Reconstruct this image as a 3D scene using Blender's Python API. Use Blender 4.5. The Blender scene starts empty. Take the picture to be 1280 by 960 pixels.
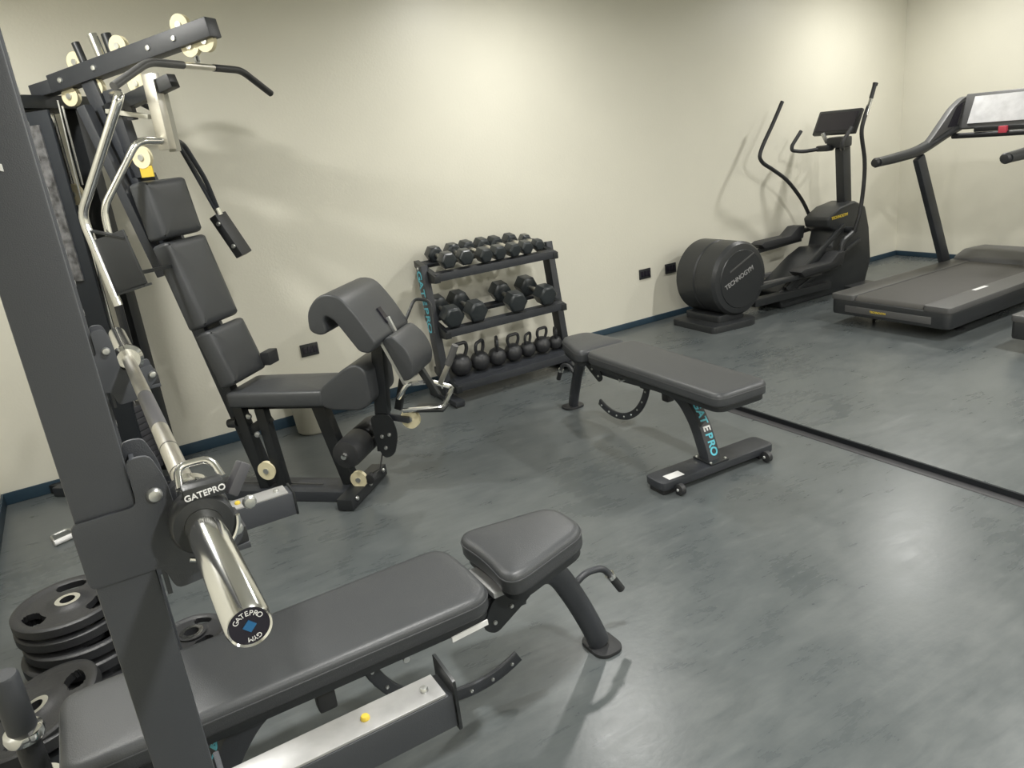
import bpy, bmesh, math, random
from mathutils import Vector, Matrix, Euler
random.seed(7)
PI = math.pi
SC = bpy.context.scene
COL = SC.collection

# ---------------------------------------------------------------- camera
cam_d = bpy.data.cameras.new('camera'); cam = bpy.data.objects.new('camera', cam_d); COL.objects.link(cam)
cr = Vector((0.85385261, -0.5087374, -0.11009986)); cu = Vector((0.24913245, 0.21371055, 0.94459559)); cf = Vector((0.4570216, 0.83397485, -0.30922031))
cam.matrix_world = Matrix(((cr.x, cu.x, -cf.x, 0), (cr.y, cu.y, -cf.y, 0), (cr.z, cu.z, -cf.z, 1.65), (0, 0, 0, 1)))
cam_d.sensor_width = 36; cam_d.lens = 943.23 * 36 / 1280; cam_d.clip_start = 0.02
SC.camera = cam
# ---------------------------------------------------------------- colour and world
SC.view_settings.view_transform = 'Standard'; SC.view_settings.look = 'None'
SC.view_settings.gamma = 1; SC.view_settings.use_curve_mapping = False
SC.view_settings.exposure = 0.42
w = bpy.data.worlds.new('world'); SC.world = w; w.use_nodes = True
w.node_tree.nodes['Background'].inputs[0].default_value = (0.9, 0.95, 1, 1)
w.node_tree.nodes['Background'].inputs[1].default_value = 0.05
CEIL = 2.75
LAMPS = [(2.75, 3.85, 22), (6.3, 3.85, 25), (-0.3, 3.4, 28), (1.0, 1.3, 40), (4.5, 1.3, 46), (1.0, -1.2, 60), (4.5, -1.2, 60), (6.6, -.2, 40)]  # back row by the wall; rows nearer the camera are unseen, added as fill

# ---------------------------------------------------------------- materials
def mat(name, col, rough=0.5, metal=0.0, bump=0.0, bscale=300, var=0.0, vscale=3, emit=None, spec=0.5, coat=0):
    m = bpy.data.materials.new(name); m.use_nodes = True; nt = m.node_tree; b = nt.nodes['Principled BSDF']
    b.inputs['Base Color'].default_value = (*col, 1); b.inputs['Roughness'].default_value = rough
    b.inputs['Metallic'].default_value = metal; b.inputs['Specular IOR Level'].default_value = spec
    b.inputs['Coat Weight'].default_value = coat
    tc = nt.nodes.new('ShaderNodeTexCoord')
    if bump:
        n = nt.nodes.new('ShaderNodeTexNoise'); n.inputs['Scale'].default_value = bscale; n.inputs['Detail'].default_value = 3
        bp = nt.nodes.new('ShaderNodeBump'); bp.inputs['Strength'].default_value = bump; bp.inputs['Distance'].default_value = 0.002
        nt.links.new(tc.outputs['Object'], n.inputs['Vector']); nt.links.new(n.outputs['Fac'], bp.inputs['Height'])
        nt.links.new(bp.outputs['Normal'], b.inputs['Normal'])
    if var:
        n = nt.nodes.new('ShaderNodeTexNoise'); n.inputs['Scale'].default_value = vscale; n.inputs['Detail'].default_value = 5
        cr_ = nt.nodes.new('ShaderNodeValToRGB')
        cr_.color_ramp.elements[0].position = 0.3; cr_.color_ramp.elements[1].position = 0.7
        cr_.color_ramp.elements[0].color = (*[c * (1 - var) for c in col], 1); cr_.color_ramp.elements[1].color = (*[min(1, c * (1 + var)) for c in col], 1)
        nt.links.new(tc.outputs['Object'], n.inputs['Vector']); nt.links.new(n.outputs['Fac'], cr_.inputs['Fac']); nt.links.new(cr_.outputs['Color'], b.inputs['Base Color'])
    if emit:
        b.inputs['Emission Color'].default_value = (*emit[0], 1); b.inputs['Emission Strength'].default_value = emit[1]
    return m

M = {}
M['wall'] = mat('wall_paint', (0.69, 0.67, 0.575), 0.42, bump=0.35, bscale=70, var=0.02, vscale=2)
M['ceiling'] = mat('ceiling_paint', (0.7, 0.7, 0.66), 0.8)
M['skirt'] = mat('navy_baseboard', (0.02, 0.045, 0.07), 0.5)
M['steel'] = mat('powder_coat', (0.028, 0.031, 0.037), 0.42, bump=0.25, bscale=500, var=0.08, vscale=6)
M['steel2'] = mat('powder_coat_black', (0.014, 0.016, 0.018), 0.4, bump=0.15, bscale=500)
M['rackgrey'] = mat('rack_powder_coat', (0.046, 0.050, 0.058), 0.5, bump=0.3, bscale=600, var=0.06, vscale=5)
M['vinyl'] = mat('upholstery_vinyl', (0.046, 0.049, 0.053), 0.4, bump=0.3, bscale=350, var=0.04, vscale=5)
M['vinyl_side'] = mat('upholstery_side', (0.02, 0.022, 0.024), 0.45, bump=0.2, bscale=350)
M['chrome'] = mat('chrome', (0.82, 0.82, 0.8), 0.14, 1.0)
M['satin'] = mat('brushed_steel', (0.62, 0.6, 0.55), 0.33, 1.0, var=0.06, vscale=20)
M['zinc'] = mat('zinc_bolt', (0.6, 0.61, 0.6), 0.3, 0.9)
M['cream'] = mat('nylon_pulley', (0.68, 0.62, 0.42), 0.45)
M['rubber'] = mat('black_rubber', (0.02, 0.021, 0.023), 0.5, bump=0.2, bscale=400)
M['plastic'] = mat('black_plastic', (0.024, 0.026, 0.028), 0.38, bump=0.1, bscale=400)
M['plastic_grey'] = mat('grey_plastic', (0.085, 0.085, 0.085), 0.45, bump=0.1, bscale=400)
M['iron'] = mat('cast_iron', (0.026, 0.027, 0.03), 0.42, bump=0.4, bscale=200)
M['hex'] = mat('hex_rubber', (0.022, 0.027, 0.03), 0.34)
M['teal'] = mat('teal_print', (0.12, 0.55, 0.68), 0.5)
M['white'] = mat('white_print', (0.75, 0.75, 0.75), 0.5)
M['yellow'] = mat('yellow_print', (0.6, 0.44, 0.05), 0.5)
M['blue'] = mat('blue_print', (0.02, 0.12, 0.28), 0.35)
M['red'] = mat('red_plastic', (0.7, 0.08, 0.12), 0.45)
M['scuffed'] = mat('scuffed_steel', (0.42, 0.42, 0.42), 0.38, 0.55, var=0.25, vscale=9)
M['screen'] = mat('dark_screen', (0.02, 0.018, 0.026), 0.15)
M['glare'] = mat('glare_screen', (0.62, 0.62, 0.63), 0.2, bump=0.8, bscale=25, var=0.1, vscale=14)  # screen glare painted as a pale colour on the wrinkled display cover
M['binplastic'] = mat('beige_bin', (0.40, 0.39, 0.33), 0.5)
M['belt'] = mat('running_belt', (0.06, 0.058, 0.054), 0.6, bump=0.3, bscale=300)
M['cable'] = mat('steel_cable', (0.05, 0.05, 0.05), 0.4)
M['stack'] = mat('stack_plate', (0.10, 0.10, 0.11), 0.4, 0.3)
M['shroud'] = mat('dark_shroud', (0.006, 0.009, 0.014), 0.6)
M['perf'] = mat('perforated_steel', (0.10, 0.10, 0.105), 0.45, var=.75, vscale=28)
M['grey_print'] = mat('grey_print', (0.28, 0.28, 0.28), 0.5)
M['shadow_band'] = mat('shadow_band_grey', (0.045, 0.045, 0.048), 0.5)  # dark grey painting the shadow along the foot of the step
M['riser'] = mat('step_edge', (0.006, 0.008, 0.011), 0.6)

def floor_mat():
    m = bpy.data.materials.new('mottled_vinyl_floor'); m.use_nodes = True; nt = m.node_tree; b = nt.nodes['Principled BSDF']
    tc = nt.nodes.new('ShaderNodeTexCoord')
    mp = nt.nodes.new('ShaderNodeMapping'); mp.inputs['Scale'].default_value = (1.0, 1.35, 1); mp.inputs['Rotation'].default_value = (0, 0, 0.5)
    nt.links.new(tc.outputs['Object'], mp.inputs['Vector'])
    def noise(s, d, dist=0.0, rgh=0.55):
        n = nt.nodes.new('ShaderNodeTexNoise'); n.inputs['Scale'].default_value = s; n.inputs['Detail'].default_value = d
        n.inputs['Distortion'].default_value = dist; n.inputs['Roughness'].default_value = rgh
        nt.links.new(mp.outputs['Vector'], n.inputs['Vector']); return n
    a = noise(1.3, 7, 0.3, 0.6); c = noise(5, 8, 0.25, 0.6); e = noise(35, 4)
    mx = nt.nodes.new('ShaderNodeMix'); mx.data_type = 'FLOAT'; mx.inputs[0].default_value = 0.38
    nt.links.new(a.outputs['Fac'], mx.inputs[2]); nt.links.new(c.outputs['Fac'], mx.inputs[3])
    mp2 = nt.nodes.new('ShaderNodeMapping'); mp2.inputs['Scale'].default_value = (3.0, 16.0, 1); mp2.inputs['Rotation'].default_value = (0, 0, -0.5)
    nt.links.new(tc.outputs['Object'], mp2.inputs['Vector'])
    st = nt.nodes.new('ShaderNodeTexNoise'); st.inputs['Scale'].default_value = 1.6; st.inputs['Detail'].default_value = 8; st.inputs['Roughness'].default_value = 0.7; st.inputs['Distortion'].default_value = 0.5
    nt.links.new(mp2.outputs['Vector'], st.inputs['Vector'])
    mx2 = nt.nodes.new('ShaderNodeMix'); mx2.data_type = 'FLOAT'; mx2.inputs[0].default_value = 0.28
    nt.links.new(mx.outputs[0], mx2.inputs[2]); nt.links.new(st.outputs['Fac'], mx2.inputs[3]); mx = mx2
    r = nt.nodes.new('ShaderNodeValToRGB'); el = r.color_ramp.elements
    el[0].position = 0.34; el[0].color = (0.058, 0.069, 0.073, 1); el[1].position = 0.66; el[1].color = (0.130, 0.141, 0.141, 1)
    k = el.new(0.5); k.color = (0.094, 0.105, 0.107, 1)
    nt.links.new(mx.outputs[0], r.inputs['Fac']); nt.links.new(r.outputs['Color'], b.inputs['Base Color'])
    r2 = nt.nodes.new('ShaderNodeMapRange'); r2.inputs['From Min'].default_value = 0.35; r2.inputs['From Max'].default_value = 0.65
    r2.inputs['To Min'].default_value = 0.23; r2.inputs['To Max'].default_value = 0.37
    nt.links.new(mx.outputs[0], r2.inputs['Value']); nt.links.new(r2.outputs['Result'], b.inputs['Roughness'])
    bp = nt.nodes.new('ShaderNodeBump'); bp.inputs['Strength'].default_value = 0.12; bp.inputs['Distance'].default_value = 0.003
    nt.links.new(e.outputs['Fac'], bp.inputs['Height']); nt.links.new(bp.outputs['Normal'], b.inputs['Normal'])
    return m
M['floor'] = floor_mat()

# ---------------------------------------------------------------- mesh helpers
def V(*a): return Vector(a)
def frame(d, up=None):
    d = Vector(d).normalized(); up = Vector(up) if up else (V(0, 0, 1) if abs(d.z) < 0.95 else V(1, 0, 0))
    x = up.cross(d)
    if x.length < 1e-5: x = V(1, 0, 0).cross(d)
    x.normalize(); y = d.cross(x); return x, y, d
def smooth_path(pts, n=6):
    P = [Vector(p) for p in pts]
    if len(P) < 3: return P
    Q = [P[0] * 2 - P[1]] + P + [P[-1] * 2 - P[-2]]; out = []
    for i in range(1, len(Q) - 2):
        a, b, c, d = Q[i - 1:i + 3]
        for k in range(n):
            t = k / n
            out.append(0.5 * ((2 * b) + (c - a) * t + (2 * a - 5 * b + 4 * c - d) * t * t + (3 * b - a - 3 * c + d) * t ** 3))
    out.append(P[-1]); return out
def round_path(pts, r=0.04, n=5):
    P = [Vector(p) for p in pts]; out = [P[0]]
    for i in range(1, len(P) - 1):
        a, b, c = P[i - 1], P[i], P[i + 1]
        rr = min(r, (a - b).length * 0.45, (c - b).length * 0.45)
        s = b + (a - b).normalized() * rr; e = b + (c - b).normalized() * rr
        for k in range(n + 1):
            t = k / n; out.append((1 - t) ** 2 * s + 2 * t * (1 - t) * b + t * t * e)
    out.append(P[-1]); return out

class MB:
    def __init__(s): s.bm = bmesh.new()
    def box(s, c, size, rot=None):
        R = rot if isinstance(rot, Matrix) else (Euler(rot).to_matrix() if rot else Matrix.Identity(3))
        vs = []
        for z in (-.5, .5):
            for y in (-.5, .5):
                for x in (-.5, .5): vs.append(s.bm.verts.new(Vector(c) + R @ V(x * size[0], y * size[1], z * size[2])))
        for f in ((0, 2, 3, 1), (4, 5, 7, 6), (0, 1, 5, 4), (2, 6, 7, 3), (0, 4, 6, 2), (1, 3, 7, 5)): s.bm.faces.new([vs[i] for i in f])
        return s
    def beam(s, p0, p1, w, h, up=None):
        p0, p1 = Vector(p0), Vector(p1); x, y, d = frame(p1 - p0, up)
        R = Matrix((x, y, d)).transposed()
        return s.box((p0 + p1) / 2, (w, h, (p1 - p0).length), R)
    def sweep(s, path, sec, up=None, caps=True, fixed=None, scales=None):
        P = [Vector(p) for p in path]; rings = []; px = None
        for i, p in enumerate(P):
            d = (P[min(i + 1, len(P) - 1)] - P[max(i - 1, 0)]).normalized()
            if fixed is not None: y = Vector(fixed); x = y.cross(d).normalized(); y = d.cross(x)
            elif px is None: x, y, _ = frame(d, up)
            else:
                x = (px - d * px.dot(d)).normalized(); y = d.cross(x)
            px = x; k = scales[i] if scales else 1
            rings.append([s.bm.verts.new(p + x * a * k + y * b * k) for a, b in sec])
        n = len(sec)
        for a, b in zip(rings, rings[1:]):
            for j in range(n): s.bm.faces.new((a[j], a[(j + 1) % n], b[(j + 1) % n], b[j]))
        if caps: s.bm.faces.new(rings[0][::-1]); s.bm.faces.new(rings[-1])
        return s
    def tube(s, path, r, n=12, **k):
        return s.sweep(path, [(r * math.cos(2 * PI * i / n), r * math.sin(2 * PI * i / n)) for i in range(n)], **k)
    def cyl(s, p0, p1, r, n=20): return s.tube([p0, p1], r, n)
    def lathe(s, prof, o=(0, 0, 0), d=(0, 0, 1), n=28, hollow=False):
        if hollow: prof = list(prof) + [prof[0]]
        o = Vector(o); x, y, d = frame(d); rings = []
        for r, t in prof:
            if r < 1e-5: rings.append([s.bm.verts.new(o + d * t)])
            else: rings.append([s.bm.verts.new(o + d * t + (x * math.cos(2 * PI * i / n) + y * math.sin(2 * PI * i / n)) * r) for i in range(n)])
        for a, b in zip(rings, rings[1:]):
            for j in range(n):
                k = (j + 1) % n
                if len(a) == 1 and len(b) == 1: continue
                if len(a) == 1: s.bm.faces.new((a[0], b[k], b[j]))
                elif len(b) == 1: s.bm.faces.new((a[j], a[k], b[0]))
                else: s.bm.faces.new((a[j], a[k], b[k], b[j]))
        if hollow:
            bmesh.ops.remove_doubles(s.bm, verts=rings[0] + rings[-1], dist=1e-6); return s
        if len(rings[0]) > 1: s.bm.faces.new(rings[0][::-1])
        if len(rings[-1]) > 1: s.bm.faces.new(rings[-1])
        return s
    def torus(s, c, d, R, r, n=28, m=8, a0=0, a1=2 * PI):
        x, y, d = frame(d); full = abs(a1 - a0 - 2 * PI) < 1e-4; c = Vector(c)
        pts = [c + (x * math.cos(a0 + (a1 - a0) * i / n) + y * math.sin(a0 + (a1 - a0) * i / n)) * R for i in range(n if full else n + 1)]
        if full:
            rings = []
            for p in pts:
                rr = (p - c).normalized(); rings.append([s.bm.verts.new(p + (rr * math.cos(2 * PI * j / m) + d * math.sin(2 * PI * j / m)) * r) for j in range(m)])
            for i in range(n):
                a, b = rings[i], rings[(i + 1) % n]
                for j in range(m): s.bm.faces.new((a[j], a[(j + 1) % m], b[(j + 1) % m], b[j]))
        else: s.tube(pts, r, m)
        return s
    def prism(s, poly, lo, hi, ax='y'):
        # poly given in the plane perpendicular to ax: y -> (x,z); x -> (y,z); z -> (x,y)
        f = {'y': lambda a, b, t: V(a, t, b), 'x': lambda a, b, t: V(t, a, b), 'z': lambda a, b, t: V(a, b, t)}[ax]
        A = [s.bm.verts.new(f(a, b, lo)) for a, b in poly]; B = [s.bm.verts.new(f(a, b, hi)) for a, b in poly]; n = len(poly)
        s.bm.faces.new(A[::-1]); s.bm.faces.new(B)
        for i in range(n): s.bm.faces.new((A[i], A[(i + 1) % n], B[(i + 1) % n], B[i]))
        return s
    def cushion(s, poly, z0, z1, r=0.02, crown=0.006, Mx=None):
        Mx = Mx or Matrix.Identity(4); n = len(poly); P = [V(a, b) for a, b in poly]
        area = sum(P[i].x * P[(i + 1) % n].y - P[(i + 1) % n].x * P[i].y for i in range(n))
        if area < 0: P = P[::-1]
        N = []
        for i in range(n):
            e = (P[(i + 1) % n] - P[i - 1]).normalized(); N.append(V(-e.y, e.x))
        def ring(ins, z): return [s.bm.verts.new(Mx @ V(*(P[i] + N[i] * ins), z)) for i in range(n)]
        h = z1 - z0
        L = [ring(r * .6, z0), ring(r * .12, z0 + r * .25), ring(0, z0 + r * .6), ring(0, z1 - r), ring(r * .12, z1 - r * .5), ring(r * .4, z1 - r * .14), ring(r, z1)]
        cen = sum(P, V(0, 0)) / n
        base = [P[i] + N[i] * r for i in range(n)]
        for k in (.06, .14, .25, .4, .6, .8):
            L.append([s.bm.verts.new(Mx @ V(*(b.lerp(cen, k)), z1 + crown * (1 - (1 - k) ** 3))) for b in base])
        s.bm.faces.new(L[0][::-1])
        for a, b in zip(L, L[1:]):
            for j in range(n): s.bm.faces.new((a[j], a[(j + 1) % n], b[(j + 1) % n], b[j]))
        c = s.bm.verts.new(Mx @ V(*cen, z1 + crown))
        for j in range(n): s.bm.faces.new((L[-1][j], L[-1][(j + 1) % n], c))
        return s
    def build(s, name, m, parent=None, bevel=0, seg=2, ang=35, loc=None):
        bmesh.ops.recalc_face_normals(s.bm, faces=s.bm.faces)
        if bevel:
            es = [e for e in s.bm.edges if len(e.link_faces) == 2 and e.calc_face_angle(0) > math.radians(40)]
            if es: bmesh.ops.bevel(s.bm, geom=es, offset=bevel, segments=seg, affect='EDGES', clamp_overlap=True, profile=0.6)
        me = bpy.data.meshes.new(name); s.bm.to_mesh(me); s.bm.free()
        me.shade_smooth(); me.set_sharp_from_angle(angle=math.radians(ang))
        me.materials.append(M[m]); o = bpy.data.objects.new(name, me); COL.objects.link(o)
        if parent: o.parent = parent
        if loc: o.location = loc
        return o

def rrect(x0, x1, y0, y1, r, n=5):
    out = []
    for cx, cy, a in ((x1 - r, y1 - r, 0), (x0 + r, y1 - r, PI / 2), (x0 + r, y0 + r, PI), (x1 - r, y0 + r, 1.5 * PI)):
        for k in range(n + 1): t = a + PI / 2 * k / n; out.append((cx + r * math.cos(t), cy + r * math.sin(t)))
    return out
def round_poly(P, r, n=5):
    out = []; m = len(P)
    for i in range(m):
        a, b, c = [Vector(P[(i + k) % m]) for k in (-1, 0, 1)]
        ri = r[i] if isinstance(r, (list, tuple)) else r
        rr = min(ri, (a - b).length * .48, (c - b).length * .48)
        s_ = b + (a - b).normalized() * rr; e = b + (c - b).normalized() * rr
        for k in range(n + 1):
            t = k / n; q = (1 - t) ** 2 * s_ + 2 * t * (1 - t) * b + t * t * e; out.append((q.x, q.y))
    return out

def tag(o, label=None, cat=None, group=None, kind=None):
    if label: o['label'] = label
    if cat: o['category'] = cat
    if group: o['group'] = group
    if kind: o['kind'] = kind
    return o
def thing(name, label, cat, loc=(0, 0, 0), rz=0, group=None):
    o = bpy.data.objects.new(name, None); COL.objects.link(o); o.empty_display_size = .1
    o.location = loc; o.rotation_euler = (0, 0, rz)
    return tag(o, label, cat, group)
def copy_tree(root, label, loc, rot=None, group=None):
    r = root.copy(); COL.objects.link(r); r.location = loc
    if rot is not None: r.rotation_euler = rot
    r['label'] = label
    if group: r['group'] = group
    for ch in list(root.children):
        c = ch.copy(); COL.objects.link(c); c.parent = r
        for g in list(ch.children):
            d = g.copy(); COL.objects.link(d); d.parent = c
    return r
def text(body, name, m, parent, size, origin, xdir, ydir, ext=0.0008, bold=0.0, align='CENTER', spacing=1.0):
    cd = bpy.data.curves.new(name, 'FONT'); cd.body = body; cd.size = size; cd.extrude = ext; cd.offset = bold
    cd.align_x = align; cd.align_y = 'CENTER'; cd.space_character = spacing
    t = bpy.data.objects.new(name, cd); COL.objects.link(t)
    bpy.context.view_layer.update()
    me = bpy.data.meshes.new_from_object(t.evaluated_get(bpy.context.evaluated_depsgraph_get()))
    bpy.data.objects.remove(t)
    x = Vector(xdir).normalized(); y = Vector(ydir); y = (y - x * x.dot(y)).normalized(); z = x.cross(y)
    me.transform(Matrix(((x.x, y.x, z.x, origin[0]), (x.y, y.y, z.y, origin[1]), (x.z, y.z, z.z, origin[2]), (0, 0, 0, 1))))
    me.materials.clear(); me.materials.append(M[m]); o = bpy.data.objects.new(name, me); COL.objects.link(o)
    if parent: o.parent = parent
    return o
def bolt(parent, p, d, r=0.009, m='zinc', name='bolt'):
    return MB().lathe([(r, 0), (r, r * .4), (r * .75, r * .8), (0, r * .95)], p, d, 12).build(name, m, parent)

# ---------------------------------------------------------------- the room
WY = 4.86; XL = -0.668; XR = 7.415; YF = -2.6; PX = 3.1; PH = 0.032
def struct(name, mb, m, **k): return tag(mb.build(name, m, **k), kind='structure')
struct('floor', MB().box(((XL + XR) / 2, (WY + YF) / 2, -0.05), (XR - XL + .4, WY - YF + .4, 0.1)), 'floor')
struct('floor', MB().prism([(PX, YF), (XR, YF), (XR, WY), (PX, WY)], 0.0005, PH, 'z'), 'floor')
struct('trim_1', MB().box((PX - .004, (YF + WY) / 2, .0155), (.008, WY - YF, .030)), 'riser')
struct('shadow_strip', MB().prism([(PX - .008, .0), (PX - .056, .0), (PX - .054, .003), (PX - .012, .006)], YF, WY - .015, 'y'), 'shadow_band')  # thin dark strip standing in for the soft shadow band below the step
struct('wall_back', MB().box(((XL + XR) / 2, WY + .05, CEIL / 2), (XR - XL + .4, .1, CEIL)), 'wall')
struct('wall_right', MB().box((XR + .05, (WY + YF) / 2, CEIL / 2), (.1, WY - YF, CEIL)), 'wall')
struct('wall_left', MB().box((XL - .05, (WY + YF) / 2, CEIL / 2), (.1, WY - YF, CEIL)), 'wall')
struct('wall_front', MB().box(((XL + XR) / 2, YF - .05, CEIL / 2), (XR - XL + .4, .1, CEIL)), 'wall')
struct('ceiling', MB().box(((XL + XR) / 2, (WY + YF) / 2, CEIL + .05), (XR - XL + .4, WY - YF + .4, .1)), 'ceiling')
struct('baseboard_back', MB().box(((XL + PX) / 2, WY - .006, .036), (PX - XL, .012, .07)), 'skirt', bevel=.003)
struct('baseboard_back', MB().box(((XR + PX) / 2, WY - .006, PH + .026), (XR - PX, .012, .05)), 'skirt', bevel=.003)
struct('baseboard_right', MB().box((XR - .006, (WY + YF) / 2, PH + .026), (.012, WY - YF - .03, .05)), 'skirt', bevel=.003)
struct('baseboard_left', MB().box((XL + .006, (WY + YF) / 2, .036), (.012, WY - YF - .03, .07)), 'skirt', bevel=.003)
M['lamp'] = mat('lamp_diffuser', (1, 1, 1), 0.5, emit=((1.0, 0.96, 0.86), 14))
for i, (x, y, POWER) in enumerate(LAMPS):
    t = thing('ceiling_light', 'round recessed downlight in the ceiling outside the picture, those nearer the camera added as fill', 'light', (x, y, CEIL), group='recessed downlights in the ceiling')
    MB().lathe([(.085, 0), (.105, -.002), (.11, -.008), (.085, -.008)], n=32).build('trim_ring', 'white', t)
    MB().lathe([(.084, 0), (.084, -.003), (0, -.003)], n=32).build('diffuser', 'lamp', t)
    ld = bpy.data.lights.new('downlight', 'AREA'); ld.shape = 'DISK'; ld.size = 0.16; ld.energy = POWER; ld.color = (1.0, 0.985, 0.94); ld.spread = math.radians(172)
    lo = bpy.data.objects.new('downlight', ld); COL.objects.link(lo); lo.parent = t; lo.location = (0, 0, -.012)

# ---------------------------------------------------------------- wall sockets
def outlet(x, z, wd, label):
    t = thing('wall_socket', label, 'socket', (x, WY, z))
    MB().box((0, -.005, 0), (wd, .01, .082)).build('cover_plate', 'plastic', t, bevel=.003)
    for k in range(3 if wd > .1 else 2):
        dx = (k - (1 if wd > .1 else .5)) * wd / (3.4 if wd > .1 else 2.6)
        MB().box((dx, -.011, 0), (wd / 4.4, .003, .045)).build('socket_insert', 'screen', t, bevel=.001)
outlet(1.185, .478, .118, 'black wall socket between the gym machine back pads and curl pad')
outlet(4.03, .457, .118, 'black wall socket, left one of the pair above the baseboard beside the elliptical')
outlet(4.31, .453, .118, 'black wall socket, right one of the pair, nearest the elliptical drum')
t = thing('wall_box', 'small white box low on the wall behind the curl pad', 'box', (1.76, WY, .36))
MB().box((0, -.02, 0), (.17, .04, .16)).build('housing', 'white', t, bevel=.006)
MB().box((0, -.042, -.045), (.15, .004, .012)).build('slot', 'plastic', t)

# ---------------------------------------------------------------- waste bin
t = thing('waste_bin', 'beige plastic waste bin behind the gym machine seat', 'bin', (1.07, 4.66, 0))
MB().lathe([(.0, .004), (.095, 0), (.105, .01), (.13, .3), (.132, .3), (.128, .3), (.1, .015), (0, .012)], n=36).build('body', 'binplastic', t)
MB().torus((0, 0, .3), (0, 0, 1), .132, .006).build('rim', 'binplastic', t)

# ---------------------------------------------------------------- adjustable bench (local +x = seat end)
def bench(label, loc, rz, dz=0.0):
    t = thing('weight_bench', label, 'bench', loc, rz)
    zb = .355
    rect = lambda w_, h_: [(-w_ / 2, -h_ / 2), (w_ / 2, -h_ / 2), (w_ / 2, h_ / 2), (-w_ / 2, h_ / 2)]
    # rear curved post and under-pad beam
    p = smooth_path([(-.30, 0, .345), (-.6, 0, .352), (-.98, 0, .372), (-1.10, 0, .345), (-1.19, 0, .25), (-1.245, 0, .14), (-1.275, 0, .055)], 6)
    MB().sweep(p, round_poly(rect(.075, .075), .012, 2), fixed=(0, 1, 0)).build('frame', 'steel', t, ang=50)
    # front post, round section
    p = smooth_path([(-.34, 0, .34), (-.24, 0, .365), (-.17, 0, .345), (-.115, 0, .25), (-.06, 0, .12), (-.025, 0, .02)], 6)
    MB().sweep(p, [(.038 * math.cos(2 * PI * i / 18), .026 * math.sin(2 * PI * i / 18)) for i in range(18)], fixed=(0, 1, 0)).build('front_post', 'steel', t, ang=60)
    MB().prism(rrect(-.068, .036, -.068, .068, .04), .0, .014, 'z').build('front_foot', 'rubber', t, bevel=.004)
    # rear foot
    f = MB().prism(round_poly([(-1.345, -.35), (-1.205, -.35), (-1.205, .35), (-1.345, .35)], .035, 4), .028, .068, 'z').build('rear_foot', 'steel', t, bevel=.008)
    for sy in (-1, 1):
        MB().box((-1.275, sy * .30, .014), (.1, .07, .028)).build('rubber_foot', 'rubber', f, bevel=.004)
        w_ = MB().lathe([(0, -.016), (.016, -.016), (.027, -.011), (.027, .011), (.016, .016), (0, .016)], (-1.372, sy * .27, .03), (0, 1, 0)).build('wheel', 'rubber', t)
        bolt(w_, (-1.372, sy * .27 - .016, .03), (0, -1, 0), .008); bolt(w_, (-1.372, sy * .27 + .016, .03), (0, 1, 0), .008)
    MB().box((-1.275, 0, .072), (.13, .11, .008)).build('post_flange', 'steel2', t, bevel=.002)
    for sx in (-.05, .05):
        for sy in (-.045, .045): bolt(t, (-1.275 + sx, sy, .076), (0, 0, 1), .007)
    MB().box((-1.30, .25, .0685), (.05, .09, .001)).build('sticker', 'white', t)
    # lettering down the outer side of the curved post
    L = 'GATEPRO'
    cen = [q for q in smooth_path([(-.98, 0, .372), (-1.10, 0, .345), (-1.19, 0, .25), (-1.245, 0, .14), (-1.275, 0, .055)], 24)]
    acc = [0]
    for q0, q1 in zip(cen, cen[1:]): acc.append(acc[-1] + (q1 - q0).length)
    for i, ch in enumerate(L):
        target = acc[-1] * .43 + i * acc[-1] * .077
        k = min(range(len(acc)), key=lambda j: abs(acc[j] - target)); k = max(1, min(k, len(cen) - 2))
        xd = (cen[k + 1] - cen[k - 1]).normalized(); n = V(0, 1, 0).cross(xd)
        if n.x > 0: n = -n
        yd = n.cross(xd)
        text(ch, 'lettering', 'white' if ch == 'E' else 'teal', t, .056, cen[k] + n * .0385, xd, yd, bold=.0015)
    # arc rail
    pts = []; cx, cz, R = -.485, .405, .325
    for k in range(21):
        a = math.radians(192 + (298 - 192) * k / 20); pts.append((cx + R * math.cos(a), 0, cz + R * math.sin(a)))
    arc = MB().sweep(pts, round_poly(rect(.04, .014), .004, 2), fixed=(0, 1, 0)).build('adjustment_arc', 'steel', t, ang=60)
    for k in range(0, 8):
        a = math.radians(200 + 13.2 * k); q = V(cx + R * math.cos(a), -.0075, cz + R * math.sin(a))
        bolt(arc, q, (0, -1, 0), .006); bolt(arc, q + V(0, .015, 0), (0, 1, 0), .006)
    MB().box((-.80, 0, .345), (.07, .05, .06)).build('arc_bracket', 'steel2', t, bevel=.006)
    MB().box((-.93, -.03, .30), (.05, .045, .06)).build('support_block', 'rubber', t, bevel=.008)
    MB().cyl((-.72, -.12, .37), (-.72, .12, .37), .009).build('pull_pin', 'zinc', t)
    # seat hinge plates
    for sy in (-.05, .05):
        h = MB().prism(round_poly([(-.46, .30), (-.42, .27), (-.30, .34), (-.20, .43), (-.30, .445), (-.42, .38)], .02, 3), sy - .003, sy + .003, 'y').build('hinge_plate', 'steel2', t)
        for q in ((-.42, .31), (-.36, .34), (-.29, .385)): bolt(h, (q[0], sy + (.003 if sy > 0 else -.003), q[1]), (0, 1 if sy > 0 else -1, 0), .007)
    MB().box((-.405, 0, .415), (.04, .16, .02)).build('hinge_bracket', 'scuffed', t, bevel=.004)
    MB().beam((-.60, -.158, .398), (-.49, -.158, .404), .004, .016).build('angle_scale', 'white', t)
    # transport handle
    hp = MB().tube(round_path([(-.10, .02, .25), (-.045, .02, .285), (.025, .02, .275), (.055, .02, .235)], .03), .0115, 10).build('handle', 'steel', t, ang=60)
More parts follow.
